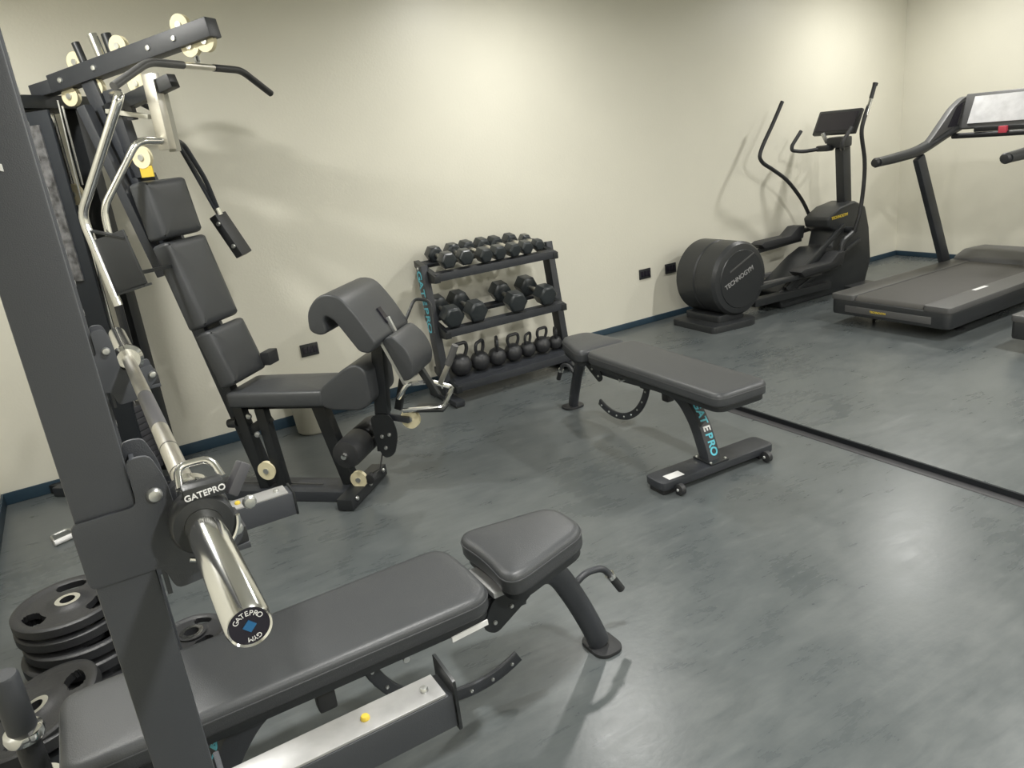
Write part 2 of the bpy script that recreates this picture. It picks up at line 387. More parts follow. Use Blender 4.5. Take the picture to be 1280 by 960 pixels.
    MB().cyl((.052, .02, .24), (.06, .02, .225), .017).build('chrome_ring', 'chrome', hp)
    MB().cyl((.06, .02, .226), (.095, .02, .165), .014).build('grip', 'rubber', hp)
    # back pad
    bp = round_poly([(-1.51, -.155), (-.46, -.168), (-.455, 0), (-.46, .168), (-1.51, .155)], [.06, .11, .02, .11, .06], 7)
    MB().cushion(bp, .425, .49, .022, .004).build('back_pad', 'vinyl', t, ang=60)
    MB().prism([(a * .985 - .012, b * .93) for a, b in bp], .402, .427, 'z').build('pad_board', 'steel2', t, bevel=.003)
    # seat pad, wide at the joint
    sp = round_poly([(-.42, -.178), (-.40, 0), (-.42, .178), (-.09, .095), (-.09, -.095)], [.085, .2, .085, .07, .07], 8)
    Mx = Matrix.Translation((-.25, 0, .445 + dz)) @ Matrix.Rotation(math.radians(-3), 4, 'Y') @ Matrix.Translation((.25, 0, 0))
    MB().cushion(sp, .0, .072, .024, .005, Mx).build('seat_pad', 'vinyl', t, ang=60)
    s2 = MB(); s2.prism([(-.245 + (a + .245) * .93, b * .93) for a, b in sp], -.02, .005, 'z'); bmesh.ops.transform(s2.bm, matrix=Mx, verts=s2.bm.verts)
    s2.build('seat_board', 'steel2', t)
    for o_, P_, zz in ((t, bp, .468), (t, sp, None)):
        q = [V(a, b, zz if zz else .05) for a, b in P_]
        if not zz: q = [Mx @ v for v in q]
        mb = MB(); mb.tube(q + [q[0]], .0022, 6, caps=False); mb.build('piping', 'vinyl', t)
    return t
bench('black padded bench in the foreground, lying inside the rack with its seat towards the room', (1.215, 1.775, 0), 0)
bench('black padded bench with teal lettering on its curved post, in front of the dumbbell rack', (2.468, 3.76, 0), math.radians(87.3), -.035)

# ---------------------------------------------------------------- squat rack
t = rack = thing('squat_rack', 'dark grey squat rack with tall square posts in the left foreground', 'rack', (-.048, 1.17, 0))
YN, YFp = 0, 1.15
for k, yy in enumerate((YN, YFp)):
    p = MB().box((0, yy, 1.2), (.08, .08, 2.34)).build('post', 'rackgrey', t, bevel=.004)
    MB().box((0, yy, .015), (.12, .12, .03)).build('base_plate', 'steel2', t, bevel=.004)
    h = MB()
    for i in range(22 if k else 0): h.cyl((.0405, yy - .0, .45 + .08 * i), (.0415, yy, .45 + .08 * i), .009, 10)
    if k: h.build('hole_row', 'scuffed', p)
    # side base rail going back to the left wall
    MB().box((-.30, yy, .05), (.52, .075, .08)).build('base_rail', 'rackgrey', t, bevel=.004)
MB().box((0, .575, 2.32), (.078, 1.07, .078)).build('top_beam', 'rackgrey', t, bevel=.004)
MB().box((-.53, .575, .05), (.075, 1.22, .08)).build('rear_base_rail', 'rackgrey', t, bevel=.004)
# lettering on the near post
text('W', 'lettering', 'white', t, .068, (-.0225, -.0408, 1.715), (0, 0, -1), (1, 0, 0), bold=.001)
# j-hooks
def jhook(yy, s):
    y0, y1 = yy - .048, yy + .048
    j = MB(); zt = 1.285
    j.prism(round_poly([(-.046, 1.112), (-.046, 1.215), (.040, 1.215), (.040, 1.285), (.072, 1.285), (.085, 1.24), (.088, 1.165), (.125, 1.155), (.165, 1.165), (.17, 1.12), (.12, 1.075), (.06, 1.07), (.05, 1.112)], .012, 3), y0, y0 + .007, 'y')
    j.prism(round_poly([(-.046, 1.112), (-.046, 1.215), (.040, 1.215), (.040, 1.285), (.072, 1.285), (.085, 1.24), (.088, 1.165), (.125, 1.155), (.165, 1.165), (.17, 1.12), (.12, 1.075), (.06, 1.07), (.05, 1.112)], .012, 3), y1 - .007, y1, 'y')
    j.box((.05, yy, 1.165), (.007, .09, .2)); j.box((.115, yy, 1.10), (.12, .09, .01))
    o = j.build('bar_hook', 'rackgrey', t, bevel=.0015)
    MB().box((.12, yy, 1.118), (.11, .086, .028)).build('hook_liner', 'rubber', o, bevel=.004)
    bolt(o, (.065, y0, 1.225), (0, -1, 0), .011); bolt(o, (.16, y0, 1.135), (0, -1, 0), .010); bolt(o, (.16, y1, 1.135), (0, 1, 0), .010)
    return o
jhook(YN, 0); jhook(YFp, 1)
# safety arms
for yy in (YN, YFp):
    a = MB().box((.255, yy, .62), (.42, .075, .075)).build('safety_arm', 'rackgrey', t, bevel=.004)
    MB().box((.25, yy, .6605), (.40, .070, .006)).build('arm_cover', 'scuffed', a, bevel=.0015)
    MB().prism(round_poly([(yy - .04, .58), (yy + .04, .58), (yy + .04, .665), (yy - .04, .665)] if yy else [(yy - .045, .575), (yy + .045, .575), (yy + .045, .70), (yy - .045, .69)], .006, 2), .463, .469, 'x').build('end_stop', 'steel2', a)
    for x, m_ in ((.30, 'yellow'), (.42, 'zinc')): bolt(a, (x, yy, .6635), (0, 0, 1), .009, m_)
    MB().box((.0, yy - .044, .62), (.1, .008, .16)).build('arm_bracket', 'rackgrey', a, bevel=.002)
    MB().box((.048, yy, .62), (.010, .095, .16)).build('arm_bracket', 'rackgrey', a, bevel=.002)
    bolt(a, (0, yy - .048, .65), (0, -1, 0), .011)

# ---------------------------------------------------------------- barbell and collar
t = thing('barbell', 'chrome barbell resting across the rack hooks, end cap facing the camera', 'barbell', (.065, .763, 1.185))
MB().lathe([(.0, .02), (.0215, .02), (.0215, 0), (.0235, -.002), (.0255, .003), (.0255, .385), (.025, .39), (0, .39)], (0, 0, 0), (0, 1, 0), 40).build('sleeve', 'chrome', t, ang=40)
cp = MB().lathe([(0, .001), (.0215, .001), (.0215, .012), (0, .012)], (0, 0, 0), (0, 1, 0), 36).build('end_cap', 'screen', t)
MB().lathe([(0, -.0005), (.0075, -.0005), (.0075, .002), (0, .002)], (0, 0.0002, 0), (0, 1, 0), 4).build('emblem', 'blue', cp)
def ringtext(s_, a0, da, R, size, m_):
    for i, ch in enumerate(s_):
        a = math.radians(a0 - da * i); o_ = V(R * math.cos(a), -.0002, R * math.sin(a))
        text(ch, 'lettering', m_, cp, size, o_, (math.sin(a), 0, -math.cos(a)), (math.cos(a), 0, math.sin(a)), ext=.0002)
ringtext('GATEPRO', 145, 18, .0155, .0085, 'white'); ringtext('GYM', -62, 18, .0155, .008, 'white')
MB().lathe([(.015, .39), (.0255, .39), (.037, .395), (.037, .415), (.030, .42), (.0145, .42)], (0, 0, 0), (0, 1, 0), 36).build('shoulder', 'chrome', t, ang=40)
MB().cyl((0, .39, 0), (0, 1.57, 0), .016, 24).build('shaft', 'satin', t)
kn = MB(); kn.cyl((0, .80, 0), (0, 1.08, 0), .0163, 28); kn.build('knurling', 'stack', t)
for yy in (.52, .66): MB().cyl((0, yy, 0), (0, yy + .004, 0), .0164, 24).build('ring_mark', 'cable', t)
MB().lathe([(.0145, 1.53), (.030, 1.53), (.040, 1.54), (.040, 1.555), (.0255, 1.56), (.0255, 1.96), (0, 1.96)], (0, 0, 0), (0, 1, 0), 36).build('sleeve', 'chrome', t, ang=40)
t = thing('barbell_collar', 'black clamp collar with white lettering and chrome lever around the near barbell sleeve', 'collar', (.065, 1.075, 1.185))
MB().lathe([(.0258, -.022), (.040, -.022), (.044, -.016), (.044, .016), (.040, .022), (.0258, .022)], (0, 0, 0), (0, 1, 0), 36, hollow=True).build('ring', 'plastic', t, ang=40)
MB().box((.012, -.004, .047), (.055, .030, .022)).build('housing', 'plastic', t, bevel=.004)
MB().tube(round_path([(-.016, .012, .050), (-.012, .035, .075), (.034, .035, .075), (.042, .012, .050)], .018), .0055, 10).build('lever', 'chrome', t, ang=60)
MB().torus((-.004, -.018, 0), (0, 1, 0), .050, .0035, a0=math.radians(180), a1=math.radians(300)).build('spring_band', 'chrome', t)
MB().beam((.045, 0, .025), (.075, .012, .062), .016, .018).build('latch', 'stack', t, bevel=.003)
bolt(t, (.066, -.014, .012), (0, -1, 0), .010)
text('GATEPRO', 'lettering', 'white', t, .0125, (.012, -.0195, .046), (1, 0, .05), (0, 0, 1), bold=.0002)

# ---------------------------------------------------------------- weight plates and plate post
def plate_mesh(R, T, holes=3, n=144):
    rad = [.026, .032, .05, R * .32, R * .50, R * .53, R * .58, R * .72, R * .77, R * .80, R * .86, R * .96, R]
    hh = [T * .5, T * .5, T * .48] + [T * .30] * 7 + [T * .42, T * .46, T * .34]
    mb = MB(); bm = mb.bm
    top = [[bm.verts.new((r * math.cos(2 * PI * j / n), r * math.sin(2 * PI * j / n), h)) for j in range(n)] for r, h in zip(rad, hh)]
    bot = [[bm.verts.new((r * math.cos(2 * PI * j / n), r * math.sin(2 * PI * j / n), -h)) for j in range(n)] for r, h in zip(rad, hh)]
    def solid(i, j):
        if i not in (4, 5, 6, 7, 8): return not (i < 0 or i >= len(rad) - 1)
        u = (j % (n // holes)) / (n // holes)
        lim = {4: .235, 5: .20, 6: .18, 7: .20, 8: .235}[i]
        return not (lim < u < .76 - lim)
    for i in range(len(rad) - 1):
        for j in range(n):
            if not solid(i, j): continue
            k = (j + 1) % n
            bm.faces.new((top[i][j], top[i + 1][j], top[i + 1][k], top[i][k])); bm.faces.new((bot[i][j], bot[i][k], bot[i + 1][k], bot[i + 1][j]))
            if not solid(i - 1, j): bm.faces.new((top[i][j], top[i][k], bot[i][k], bot[i][j]))
            if not solid(i + 1, j): bm.faces.new((top[i + 1][k], top[i + 1][j], bot[i + 1][j], bot[i + 1][k]))
            if not solid(i, j - 1): bm.faces.new((top[i][j], bot[i][j], bot[i + 1][j], top[i + 1][j]))
            if not solid(i, j + 1): bm.faces.new((top[i][k], top[i + 1][k], bot[i + 1][k], bot[i][k]))
    return mb
def plate(R, T, loc, rot, label, group=None):
    t = thing('weight_plate', label, 'weight plate', loc, group=group); t.rotation_euler = rot
    plate_mesh(R, T).build('disc', 'iron', t, ang=40)
    MB().lathe([(.0255, -T * .5), (.042, -T * .5), (.042, -T * .56), (.0255, -T * .56)], n=30, hollow=True).build('hub_ring', 'chrome', t)
    MB().lathe([(.0255, T * .5), (.042, T * .5), (.042, T * .56), (.0255, T * .56)], n=30, hollow=True).build('hub_ring', 'chrome', t)
    return t
px_, py_ = -.325, 2.93
g = 'plates in the stack behind the rack post'
z = .026
plate(.215, .05, (-.27, 2.84, .028), (0, 0, .3), 'black grip weight plate at the bottom of the stack left of the rack post', g)
plate(.205, .046, (-.30, 2.87, .081), (0, 0, 1.2), 'black grip weight plate second from the bottom of the stack', g)
plate(.20, .044, (-.29, 2.89, .131), (0, 0, 2.1), 'black grip weight plate in the middle of the stack', g)
plate(.19, .042, (-.315, 2.92, .179), (0, 0, .2), 'black grip weight plate second from the top of the stack', g)
plate(.185, .040, (-.32, 2.93, .225), (0, 0, 2.75), 'black grip weight plate with chrome hub ring on top of the stack', g)
plate(.125, .036, (.04, 2.68, .019), (0, 0, .9), 'small black grip weight plate flat on the floor, right of the rack post', None)
plate(.12, .034, (.035, 2.69, .060), (0, 0, 2.2), 'small black grip weight plate lying on another plate right of the rack post', None)
plate(.20, .045, (-.445, 2.455, .088), (math.radians(-15), 0, .4), 'black weight plate propped on the rack base in front of the plate stack', None)
plate(.19, .04, (-.435, 2.47, .137), (math.radians(-15), 0, 1.5), 'tilted black weight plate by the left wall, on top of the propped one', None)
t = thing('plate_post', 'short dark upright peg with chrome ring in the lower left corner', 'plate peg', (-.385, 1.95, 0))
MB().lathe([(0, .0), (.13, 0), (.13, .012), (.05, .03), (.045, .10), (.030, .12), (.028, .40), (0, .40)], n=28).build('stem', 'iron', t, ang=40)
MB().lathe([(.028, .39), (.043, .40), (.046, .412), (.043, .424), (.028, .43)], n=32).build('chrome_ring', 'chrome', t)
MB().lathe([(.033, .42), (.033, .575), (.029, .582), (0, .582)], n=28).build('peg', 'rackgrey', t, ang=40)
t = thing('weight_plate', 'dark cone-hubbed weight plate on the peg in the lower left corner', 'weight plate', (-.385, 1.95, .15))
MB().lathe([(.031, 0), (.15, -.02), (.17, 0), (.16, .02), (.09, .03), (.05, .10), (.031, .12)], n=40).build('disc', 'iron', t, ang=40)
MB().lathe([(.031, .12), (.046, .118), (.046, .126), (.031, .126)], n=30).build('hub_ring', 'chrome', t)
t = thing('cable_handle', 'small steel cable handle lying on the floor left of the rack post', 'handle', (-.36, 4.08, 0.012), .4)
MB().tube(round_path([(-.06, 0, .004), (-.04, .10, .006), (.04, .10, .006), (.06, 0, .004)], .02), .006, 8).build('stirrup', 'zinc', t)
MB().cyl((-.065, 0, .004), (.065, 0, .004), .014, 14).build('grip', 'white', t)

# ---------------------------------------------------------------- dumbbell rack
t = drk = thing('dumbbell_rack', 'three-tier black storage rack with teal lettered side post against the back wall', 'rack', (2.44, 4.5, 0))
W2 = .49
for sx in (-1, 1):
    x = sx * W2
    f = MB().box((x, 0, .028), (.07, .42, .035)).build('foot', 'steel', t, bevel=.005)
    for yy in (-.18, .18): MB().box((x, yy, .006), (.06, .05, .012)).build('rubber_foot', 'rubber', f)
    p = MB().beam((x, -.02, .04), (x, .10, .915), .05, .09, up=(0, 1, 0)).build('side_post', 'steel', t, bevel=.004)
    if sx < 0:
        for i, ch in enumerate('GATEPRO'):
            k = .93 - i * .066; c_ = V(x - .0262, -.02 + .12 * k + .01, .04 + .875 * k)
            text(ch, 'lettering', 'teal', p, .092, c_, (0, -.12, -.875), (0, -1, .13), bold=.001)
tiers = ((.885, .105, -.05, .30), (.52, .075, -.10, .30), (.155, .02, -.15, .32))
for (zc, yc, y0, dp) in tiers:
    for sx in (-1, 1):
        br = MB().prism([(y0 - .01, zc - .03), (y0 - .01, zc - .075), (y0 + .12, zc - .085), (y0 + dp, zc + .01), (y0 + dp, zc + .05)], sx * W2 - .02 - sx * .03, sx * W2 + .02 - sx * .03, 'x').build('shelf_bracket', 'steel2', t, bevel=.003)
    sh = MB()
    sh.box((0, y0, zc - .043), (2 * W2 - .05, .012, .05)); sh.box((0, y0 + .03, zc - .022), (2 * W2 - .05, .07, .008), (math.radians(10), 0, 0))
    sh.box((0, y0 + dp - .03, zc + .022), (2 * W2 - .05, .07, .008), (math.radians(10), 0, 0)); sh.box((0, y0 + dp + .005, zc + .010), (2 * W2 - .05, .012, .05))
    if zc < .3: sh.box((0, y0 + dp / 2, zc + .0), (2 * W2 - .05, dp, .008), (math.radians(10), 0, 0))
    sh.build('shelf', 'steel', t, bevel=.0015)
bolt(t, (-W2 - .026, .1, .9), (-1, 0, 0), .01); bolt(t, (-W2 - .026, -.01, .1), (-1, 0, 0), .01)

def make_dumbbell(s_, label, group):
    d = thing('dumbbell', label, 'dumbbell', group=group)
    L_ = .085 * s_ ** .5 + .02; R_ = .058 * s_; hl = .065
    for sy in (-1, 1):
        hx = [(R_ * math.cos(PI / 3 * k), R_ * math.sin(PI / 3 * k)) for k in range(6)]
        y0 = sy * hl; y1 = sy * (hl + L_)
        m_ = MB(); m_.sweep([(0, y0, 0), (0, y0 + sy * .012, 0), (0, y1 - sy * .012, 0), (0, y1, 0)], hx, fixed=(0, 0, 1), scales=[.72, 1, 1, .78]); m_.build('head', 'hex', d, bevel=.003)
    MB().lathe([(.013, -hl), (.0165, -.03), (.0175, 0), (.0165, .03), (.013, hl)], (0, 0, 0), (0, 1, 0), 16).build('handle', 'satin', d, ang=60)
    return d
def place_db(proto, first, label, loc, rot, group):
    if first: proto.location = loc; proto.rotation_euler = rot; proto['label'] = label; return proto
    return copy_tree(proto, label, loc, rot, group)
til = math.radians(9)
GT = 'hex dumbbells on the top shelf'; GM = 'hex dumbbells on the middle shelf'
names_top = ['small black hex dumbbell at the left end of the top shelf', 'black hex dumbbell second from the left on the top shelf', 'black hex dumbbell third from the left on the top shelf',
             'black hex dumbbell in the middle of the top shelf', 'black hex dumbbell fifth from the left on the top shelf', 'black hex dumbbell second from the right on the top shelf', 'smallest black hex dumbbell at the right end of the top shelf']
xt = [2.10, 2.235, 2.36, 2.475, 2.585, 2.70, 2.815]; st = [1.0, .98, .92, .9, .86, .84, .7]
for i in range(7):
    d = make_dumbbell(st[i], names_top[i], GT)
    d.location = (xt[i], 4.5 + .115, .896 + .053 * st[i]); d.rotation_euler = (til, math.radians(random.choice((0, 60, 120))), random.uniform(-.06, .06))
names_mid = ['large black hex dumbbell at the left end of the middle shelf, behind the post', 'large black hex dumbbell second from the left on the middle shelf', 'large black hex dumbbell just right of the gap on the middle shelf', 'large black hex dumbbell at the right end of the middle shelf']
proto = make_dumbbell(1.28, names_mid[0], GM)
for i, x in enumerate((2.045, 2.215, 2.54, 2.77)):
    place_db(proto, i == 0, names_mid[i], (x, 4.5 + .055, .536 + .0665), (til, 0, random.uniform(-.1, .1)), GM)

def make_kb(s_, label):
    k = thing('kettlebell', label, 'kettlebell', group='kettlebells on the bottom shelf')
    MB().lathe([(0, 0), (.045 * s_, 0), (.07 * s_, .02 * s_), (.085 * s_, .06 * s_), (.084 * s_, .09 * s_), (.066 * s_, .13 * s_), (.035 * s_, .152 * s_), (0, .158 * s_)], n=28).build('body', 'iron', k, ang=50)
    MB().tube(round_path([(-.034 * s_, 0, .125 * s_), (-.062 * s_, 0, .20 * s_), (-.05 * s_, 0, .25 * s_), (.05 * s_, 0, .25 * s_), (.062 * s_, 0, .20 * s_), (.034 * s_, 0, .125 * s_)], .035 * s_), .0145 * s_, 12).build('handle', 'iron', k, ang=60)
    return k
kl = ['largest black kettlebell at the left end of the bottom shelf', 'black kettlebell second from the left on the bottom shelf', 'black kettlebell third from the left with its handle turned edge-on',
      'black kettlebell with a wide handle in the middle of the bottom shelf', 'small black kettlebell right of the wide-handled one', 'black kettlebell second from the right on the bottom shelf', 'small black kettlebell at the right end behind the rack post']
for i, (x, s_, rz) in enumerate(((2.08, .88, .1), (2.227, .80, .5), (2.363, .76, 1.15), (2.495, .75, 0), (2.617, .66, .5), (2.737, .72, .1), (2.851, .60, 1.2))):
    k = make_kb(s_, kl[i]); k.location = (x, 4.5 - .01, .163); k.rotation_euler = Matrix.Rotation(til, 3, 'X').to_4x4().to_3x3().__matmul__(Matrix.Rotation(rz, 3, 'Z')).to_euler()

# ---------------------------------------------------------------- multi gym (local x = forward, y = away from the camera)
t = gym = thing('multi_gym', 'black cable multi gym with padded seat and chrome arms in the left back corner', 'gym machine', (.99, 3.52, 0), -PI / 4)
def P(mb, name, m, parent=gym, **k): return mb.build(name, m, parent, **k)
P(MB().box((-.95, -.03, .03), (1.86, .17, .055)), 'base_beam', 'steel', bevel=.006)
P(MB().box((.0, 0, .035), (.085, .42, .06)), 'front_foot', 'steel2', bevel=.006)
P(MB().box((-1.9, 0, .03), (.08, .16, .05)), 'rear_foot', 'steel2', bevel=.006)
for yy in (-.16, .0, .16): bolt(gym, (.044, yy, .05), (1, 0, 0), .012)
P(MB().tube([(-1.2, -.04, .066), (-.6, -.035, .068), (-.2, -.04, .066)], .004, 6), 'low_cable', 'cable')
# uprights
P(MB().beam((-.545, 0, .05), (-1.0, 0, 2.12), .075, .06, up=(0, 1, 0)), 'main_upright', 'steel', bevel=.005)
P(MB().beam((-.86, 0, 1.66), (-.90, 0, 2.06), .06, .06, up=(0, 1, 0)), 'back_upright', 'steel', bevel=.005)
for yy in (-.085, .085): P(MB().beam((-1.0, yy, 2.0), (-.80, yy, 1.2), .05, .05, up=(0, 1, 0)), 'side_upright', 'steel', bevel=.005)
# seat legs
P(MB().beam((-.415, -.06, .06), (-.45, -.06, .5), .055, .05, up=(0, 1, 0)), 'seat_leg', 'steel2', bevel=.004)
P(MB().beam((-.52, -.06, .06), (-.58, -.06, .55), .055, .05, up=(0, 1, 0)), 'seat_leg', 'steel2', bevel=.004)
P(MB().beam((-.06, 0, .06), (-.16, 0, .52), .07, .06, up=(0, 1, 0)), 'front_post', 'steel2', bevel=.005)
P(MB().box((-.30, 0, .505), (.62, .07, .05)), 'seat_rail', 'steel2', bevel=.004)
P(MB().beam((-.6, -.05, .34), (-.42, -.05, .44), .05, .04, up=(0, 1, 0)), 'seat_brace', 'steel2', bevel=.004)
P(MB().lathe([(0, 0), (.02, 0), (.026, .02), (.022, .05), (0, .055)], (-.61, -.06, .42), (-1, 0, -.1), 18), 'adjust_knob', 'plastic')
for q in ((-.50, -.10, .47), (-.475, -.10, .37)): bolt(gym, q, (0, -1, 0), .016)
def pulley(p, d, r=.045, name='pulley', parent=gym, w_=.02):
    o = MB().lathe([(r * .28, -w_ / 2), (r, -w_ / 2), (r * .86, 0), (r, w_ / 2), (r * .28, w_ / 2)], p, d, 26).build(name, 'cream', parent, ang=30)
    q = Vector(p); dd = Vector(d).normalized()
    MB().cyl(q - dd * w_ * .8, q + dd * w_ * .8, r * .3, 12).build('axle', 'zinc', o)
    return o
pulley((-.475, -.09, .165), (0, 1, 0), .05)
pulley((.015, -.05, .10), (0, 1, 0), .045)
# back pads
def pad(z0, z1, a0, a1, name='back_pad'):
    # a0 front at the bottom, a1 front at the top
    dz = z1 - z0; ang_ = math.atan2(a0 - a1, dz); h = math.hypot(dz, a0 - a1)
    Mx = Matrix.Translation((a0 - .1, 0, z0)) @ Matrix.Rotation(-ang_, 4, 'Y') @ Matrix.Rotation(PI / 2, 4, 'Y') @ Matrix.Rotation(PI, 4, 'Z')
    # cushion plane: local x -> up, local y -> side, z -> forward
    return MB().cushion(rrect(0, h, -.15, .15, .02, 4), 0, .1, .03, .004, Mx).build(name, 'vinyl', gym, ang=55)
pad(1.365, 1.635, -.690, -.725); pad(.925, 1.345, -.590, -.685); pad(.625, .905, -.495, -.575)
P(MB().beam((-.62, 0, .62), (-.86, 0, 1.66), .02, .16, up=(1, 0, 0)), 'pad_backing', 'steel2')
P(MB().box((-.49, .165, .70), (.05, .09, .07)), 'back_stop', 'rubber', bevel=.006)
# seat
P(MB().cushion(rrect(-.58, -.03, -.155, .155, .03), .53, .61, .022, .008), 'seat_pad', 'vinyl', ang=55)
wp = round_poly([(-.055, .53), (-.055, .615), (.10, .72), (.165, .735), (.205, .70), (.205, .54), (.15, .505), (.0, .51)], [.02, .04, .05, .03, .03, .04, .05, .02], 4)
P(MB().prism(wp, -.15, .15, 'y'), 'seat_nose', 'vinyl', bevel=.012, seg=3, ang=50)
# curl pad
cp_ = round_poly([(.045, .895), (-.005, .915), (.0, 1.01), (.075, 1.085), (.17, 1.075), (.24, .98), (.315, .845), (.275, .80), (.225, .81), (.13, .96), (.09, .985), (.075, .96), (.085, .905)], [.02, .03, .06, .05, .05, .05, .02, .02, .02, .04, .02, .02, .02], 4)
Mc = MB(); Mc.prism([(a - .0, b + .0) for a, b in cp_], -.21, .19, 'y'); P(Mc, 'curl_pad', 'vinyl', bevel=.012, seg=3, ang=50)
P(MB().beam((.20, -.02, .45), (.235, -.02, .84), .06, .05, up=(0, 1, 0)), 'curl_post', 'steel2', bevel=.004)
P(MB().beam((.253, 0, .965), (.292, 0, .895), .034, .008, up=(.874, 0, .486)), 'pad_slot', 'screen')
P(MB().beam((.292, 0, .918), (.335, 0, .80), .018, .018, up=(0, 1, 0)), 'height_tube', 'zinc', bevel=.003)
P(MB().tube(round_path([(.30, .17, .85), (.34, .24, .95), (.42, .24, .93), (.43, .2, .78)], .03), .008, 8), 'side_hoop', 'steel2')
# lower chest roll
rp = round_poly([(.298, .835), (.345, .86), (.41, .80), (.44, .71), (.42, .645), (.372, .635)], [.02, .03, .05, .05, .03, .02], 4)
P(MB().prism(rp, -.12, .14, 'y'), 'chest_roll', 'vinyl', bevel=.01, seg=3, ang=50)
P(MB().prism([(.285, .83), (.30, .83), (.385, .62), (.37, .62)], -.12, .14, 'y'), 'roll_board', 'zinc')
# leg developer arm
P(MB().beam((.20, 0, .60), (.16, 0, .24), .06, .06, up=(0, 1, 0)), 'leg_arm', 'steel', bevel=.005)
P(MB().prism(round_poly([(.13, .44), (.24, .45), (.265, .34), (.23, .23), (.17, .21), (.14, .3)], .04, 4), -.045, -.037, 'y'), 'pivot_plate', 'steel2')
for q in ((.18, .33), (.22, .34), (.19, .27)): bolt(gym, (q[0], -.045, q[1]), (0, -1, 0), .010)
r_ = P(MB().lathe([(.0, -.19), (.035, -.19), (.068, -.18), (.074, -.15), (.074, -.02), (.066, -.01), (0, -.01)], (.04, 0, .29), (0, 1, 0), 26), 'foam_roller', 'rubber', ang=40)
MB().lathe([(0, -.206), (.014, -.204), (.017, -.19), (0, -.19)], (.04, 0, .29), (0, 1, 0), 18).build('end_plug', 'chrome', r_)
r_ = P(MB().lathe([(.0, .19), (.035, .19), (.068, .18), (.074, .15), (.074, .02), (.066, .01), (0, .01)], (.04, 0, .29), (0, 1, 0), 26), 'foam_roller', 'rubber', ang=40)
P(MB().cyl((.04, -.19, .29), (.04, .19, .29), .014), 'roller_bar', 'chrome')
P(MB().beam((.04, 0, .30), (.17, 0, .30), .03, .04, up=(0, 1, 0)), 'roller_bracket', 'steel2', bevel=.003)
P(MB().tube([(.17, -.03, .27), (.13, -.03, .15), (.03, -.03, .1)], .004, 6), 'leg_cable', 'cable')
P(MB().lathe([(0, -.03), (.025, -.025), (.03, 0), (.025, .025), (0, .03)], (.075, -.03, .10), (0, 1, 0), 16), 'cable_stop', 'rubber')
pulley((.33, -.01, .41), (0.1, 1, 0), .05)
P(MB().beam((.20, 0, .42), (.33, -.03, .41), .03, .02, up=(0, 1, 0)), 'pulley_arm', 'steel', bevel=.003)
# front linkage with chrome step and grip
P(MB().beam((.26, .02, .45), (.33, .02, .66), .035, .03, up=(0, 1, 0)), 'link', 'steel2', bevel=.003)
P(MB().beam((.38, .06, .66), (.46, .06, .50), .03, .03, up=(0, 1, 0)), 'link', 'steel2', bevel=.003)
fr = MB(); fr.tube(round_path([(.30, -.05, .53), (.36, -.05, .60), (.42, .10, .56), (.52, .12, .52), (.50, .0, .46), (.32, -.06, .47)], .02), .012, 8); P(fr, 'step_loop', 'chrome')
P(MB().box((.44, 0, .46), (.16, .10, .012)), 'step_plate', 'steel2', bevel=.003)
P(MB().beam((.48, .06, .56), (.545, .06, .67), .024, .016, up=(0, 1, 0)), 'grip_stem', 'satin', bevel=.003)
P(MB().cyl((.535, .06, .655), (.585, .06, .75), .017, 14), 'grip', 'plastic_grey')
# boom
b_ = P(MB().beam((-1.20, 0, 2.12), (-.30, 0, 2.245), .085, .08, up=(0, 0, 1)), 'boom', 'steel', bevel=.005)
P(MB().beam((-1.32, 0, 2.10), (-1.18, 0, 2.115), .08, .06, up=(0, 0, 1)), 'boom_tail', 'steel', bevel=.004)
for a in (-1.13, -.93, -.62, -.48): bolt(b_, (a, -.038, 2.12 + (a + 1.20) * .139), (0, -1, 0), .014)
for q in ((-1.13, 2.06), (-.98, 2.08), (-.75, 2.07), (-.43, 2.185), (-.35, 2.195)): pulley((q[0], 0, q[1]), (0, 1, 0), .045, w_=.026)
for q in ((-1.05, 2.20), (-.80, 2.235), (-.46, 2.275)): pulley((q[0], 0, q[1]), (0, 1, 0), .045, w_=.026)
P(MB().cyl((-1.0, .0, 2.14), (-1.03, .0, 2.28), .018, 14), 'stub', 'steel2')
P(MB().cyl((-.89, -.01, 2.16), (-.92, -.01, 2.30), .022, 14), 'stub', 'chrome'); P(MB().cyl((-.86, .03, 2.16), (-.88, .03, 2.30), .022, 14), 'stub', 'steel2')
# press column hanging under the boom
P(MB().beam((-.95, 0, 1.97), (-.56, 0, 2.06), .06, .06, up=(0, 0, 1)), 'arm_mount', 'steel2', bevel=.004)
P(MB().beam((-.66, -.02, 2.10), (-.66, -.02, 1.77), .06, .05, up=(0, 1, 0)), 'press_column', 'satin', bevel=.004)
P(MB().beam((-.66, .03, 2.06), (-.66, .03, 1.76), .04, .04, up=(0, 1, 0)), 'inner_column', 'binplastic', bevel=.004)
P(MB().beam((-.92, -.03, 1.97), (-.70, -.03, 1.92), .02, .045, up=(0, 1, 0)), 'link_bar', 'binplastic', bevel=.002)
P(MB().box((-.80, -.03, 1.945), (.035, .03, .055)), 'link_clamp', 'rubber')
pulley((-.80, -.03, 1.75), (0, 1, 0), .05)
P(MB().box((-.79, -.036, 1.685), (.07, .004, .05)), 'warning_label', 'yellow')
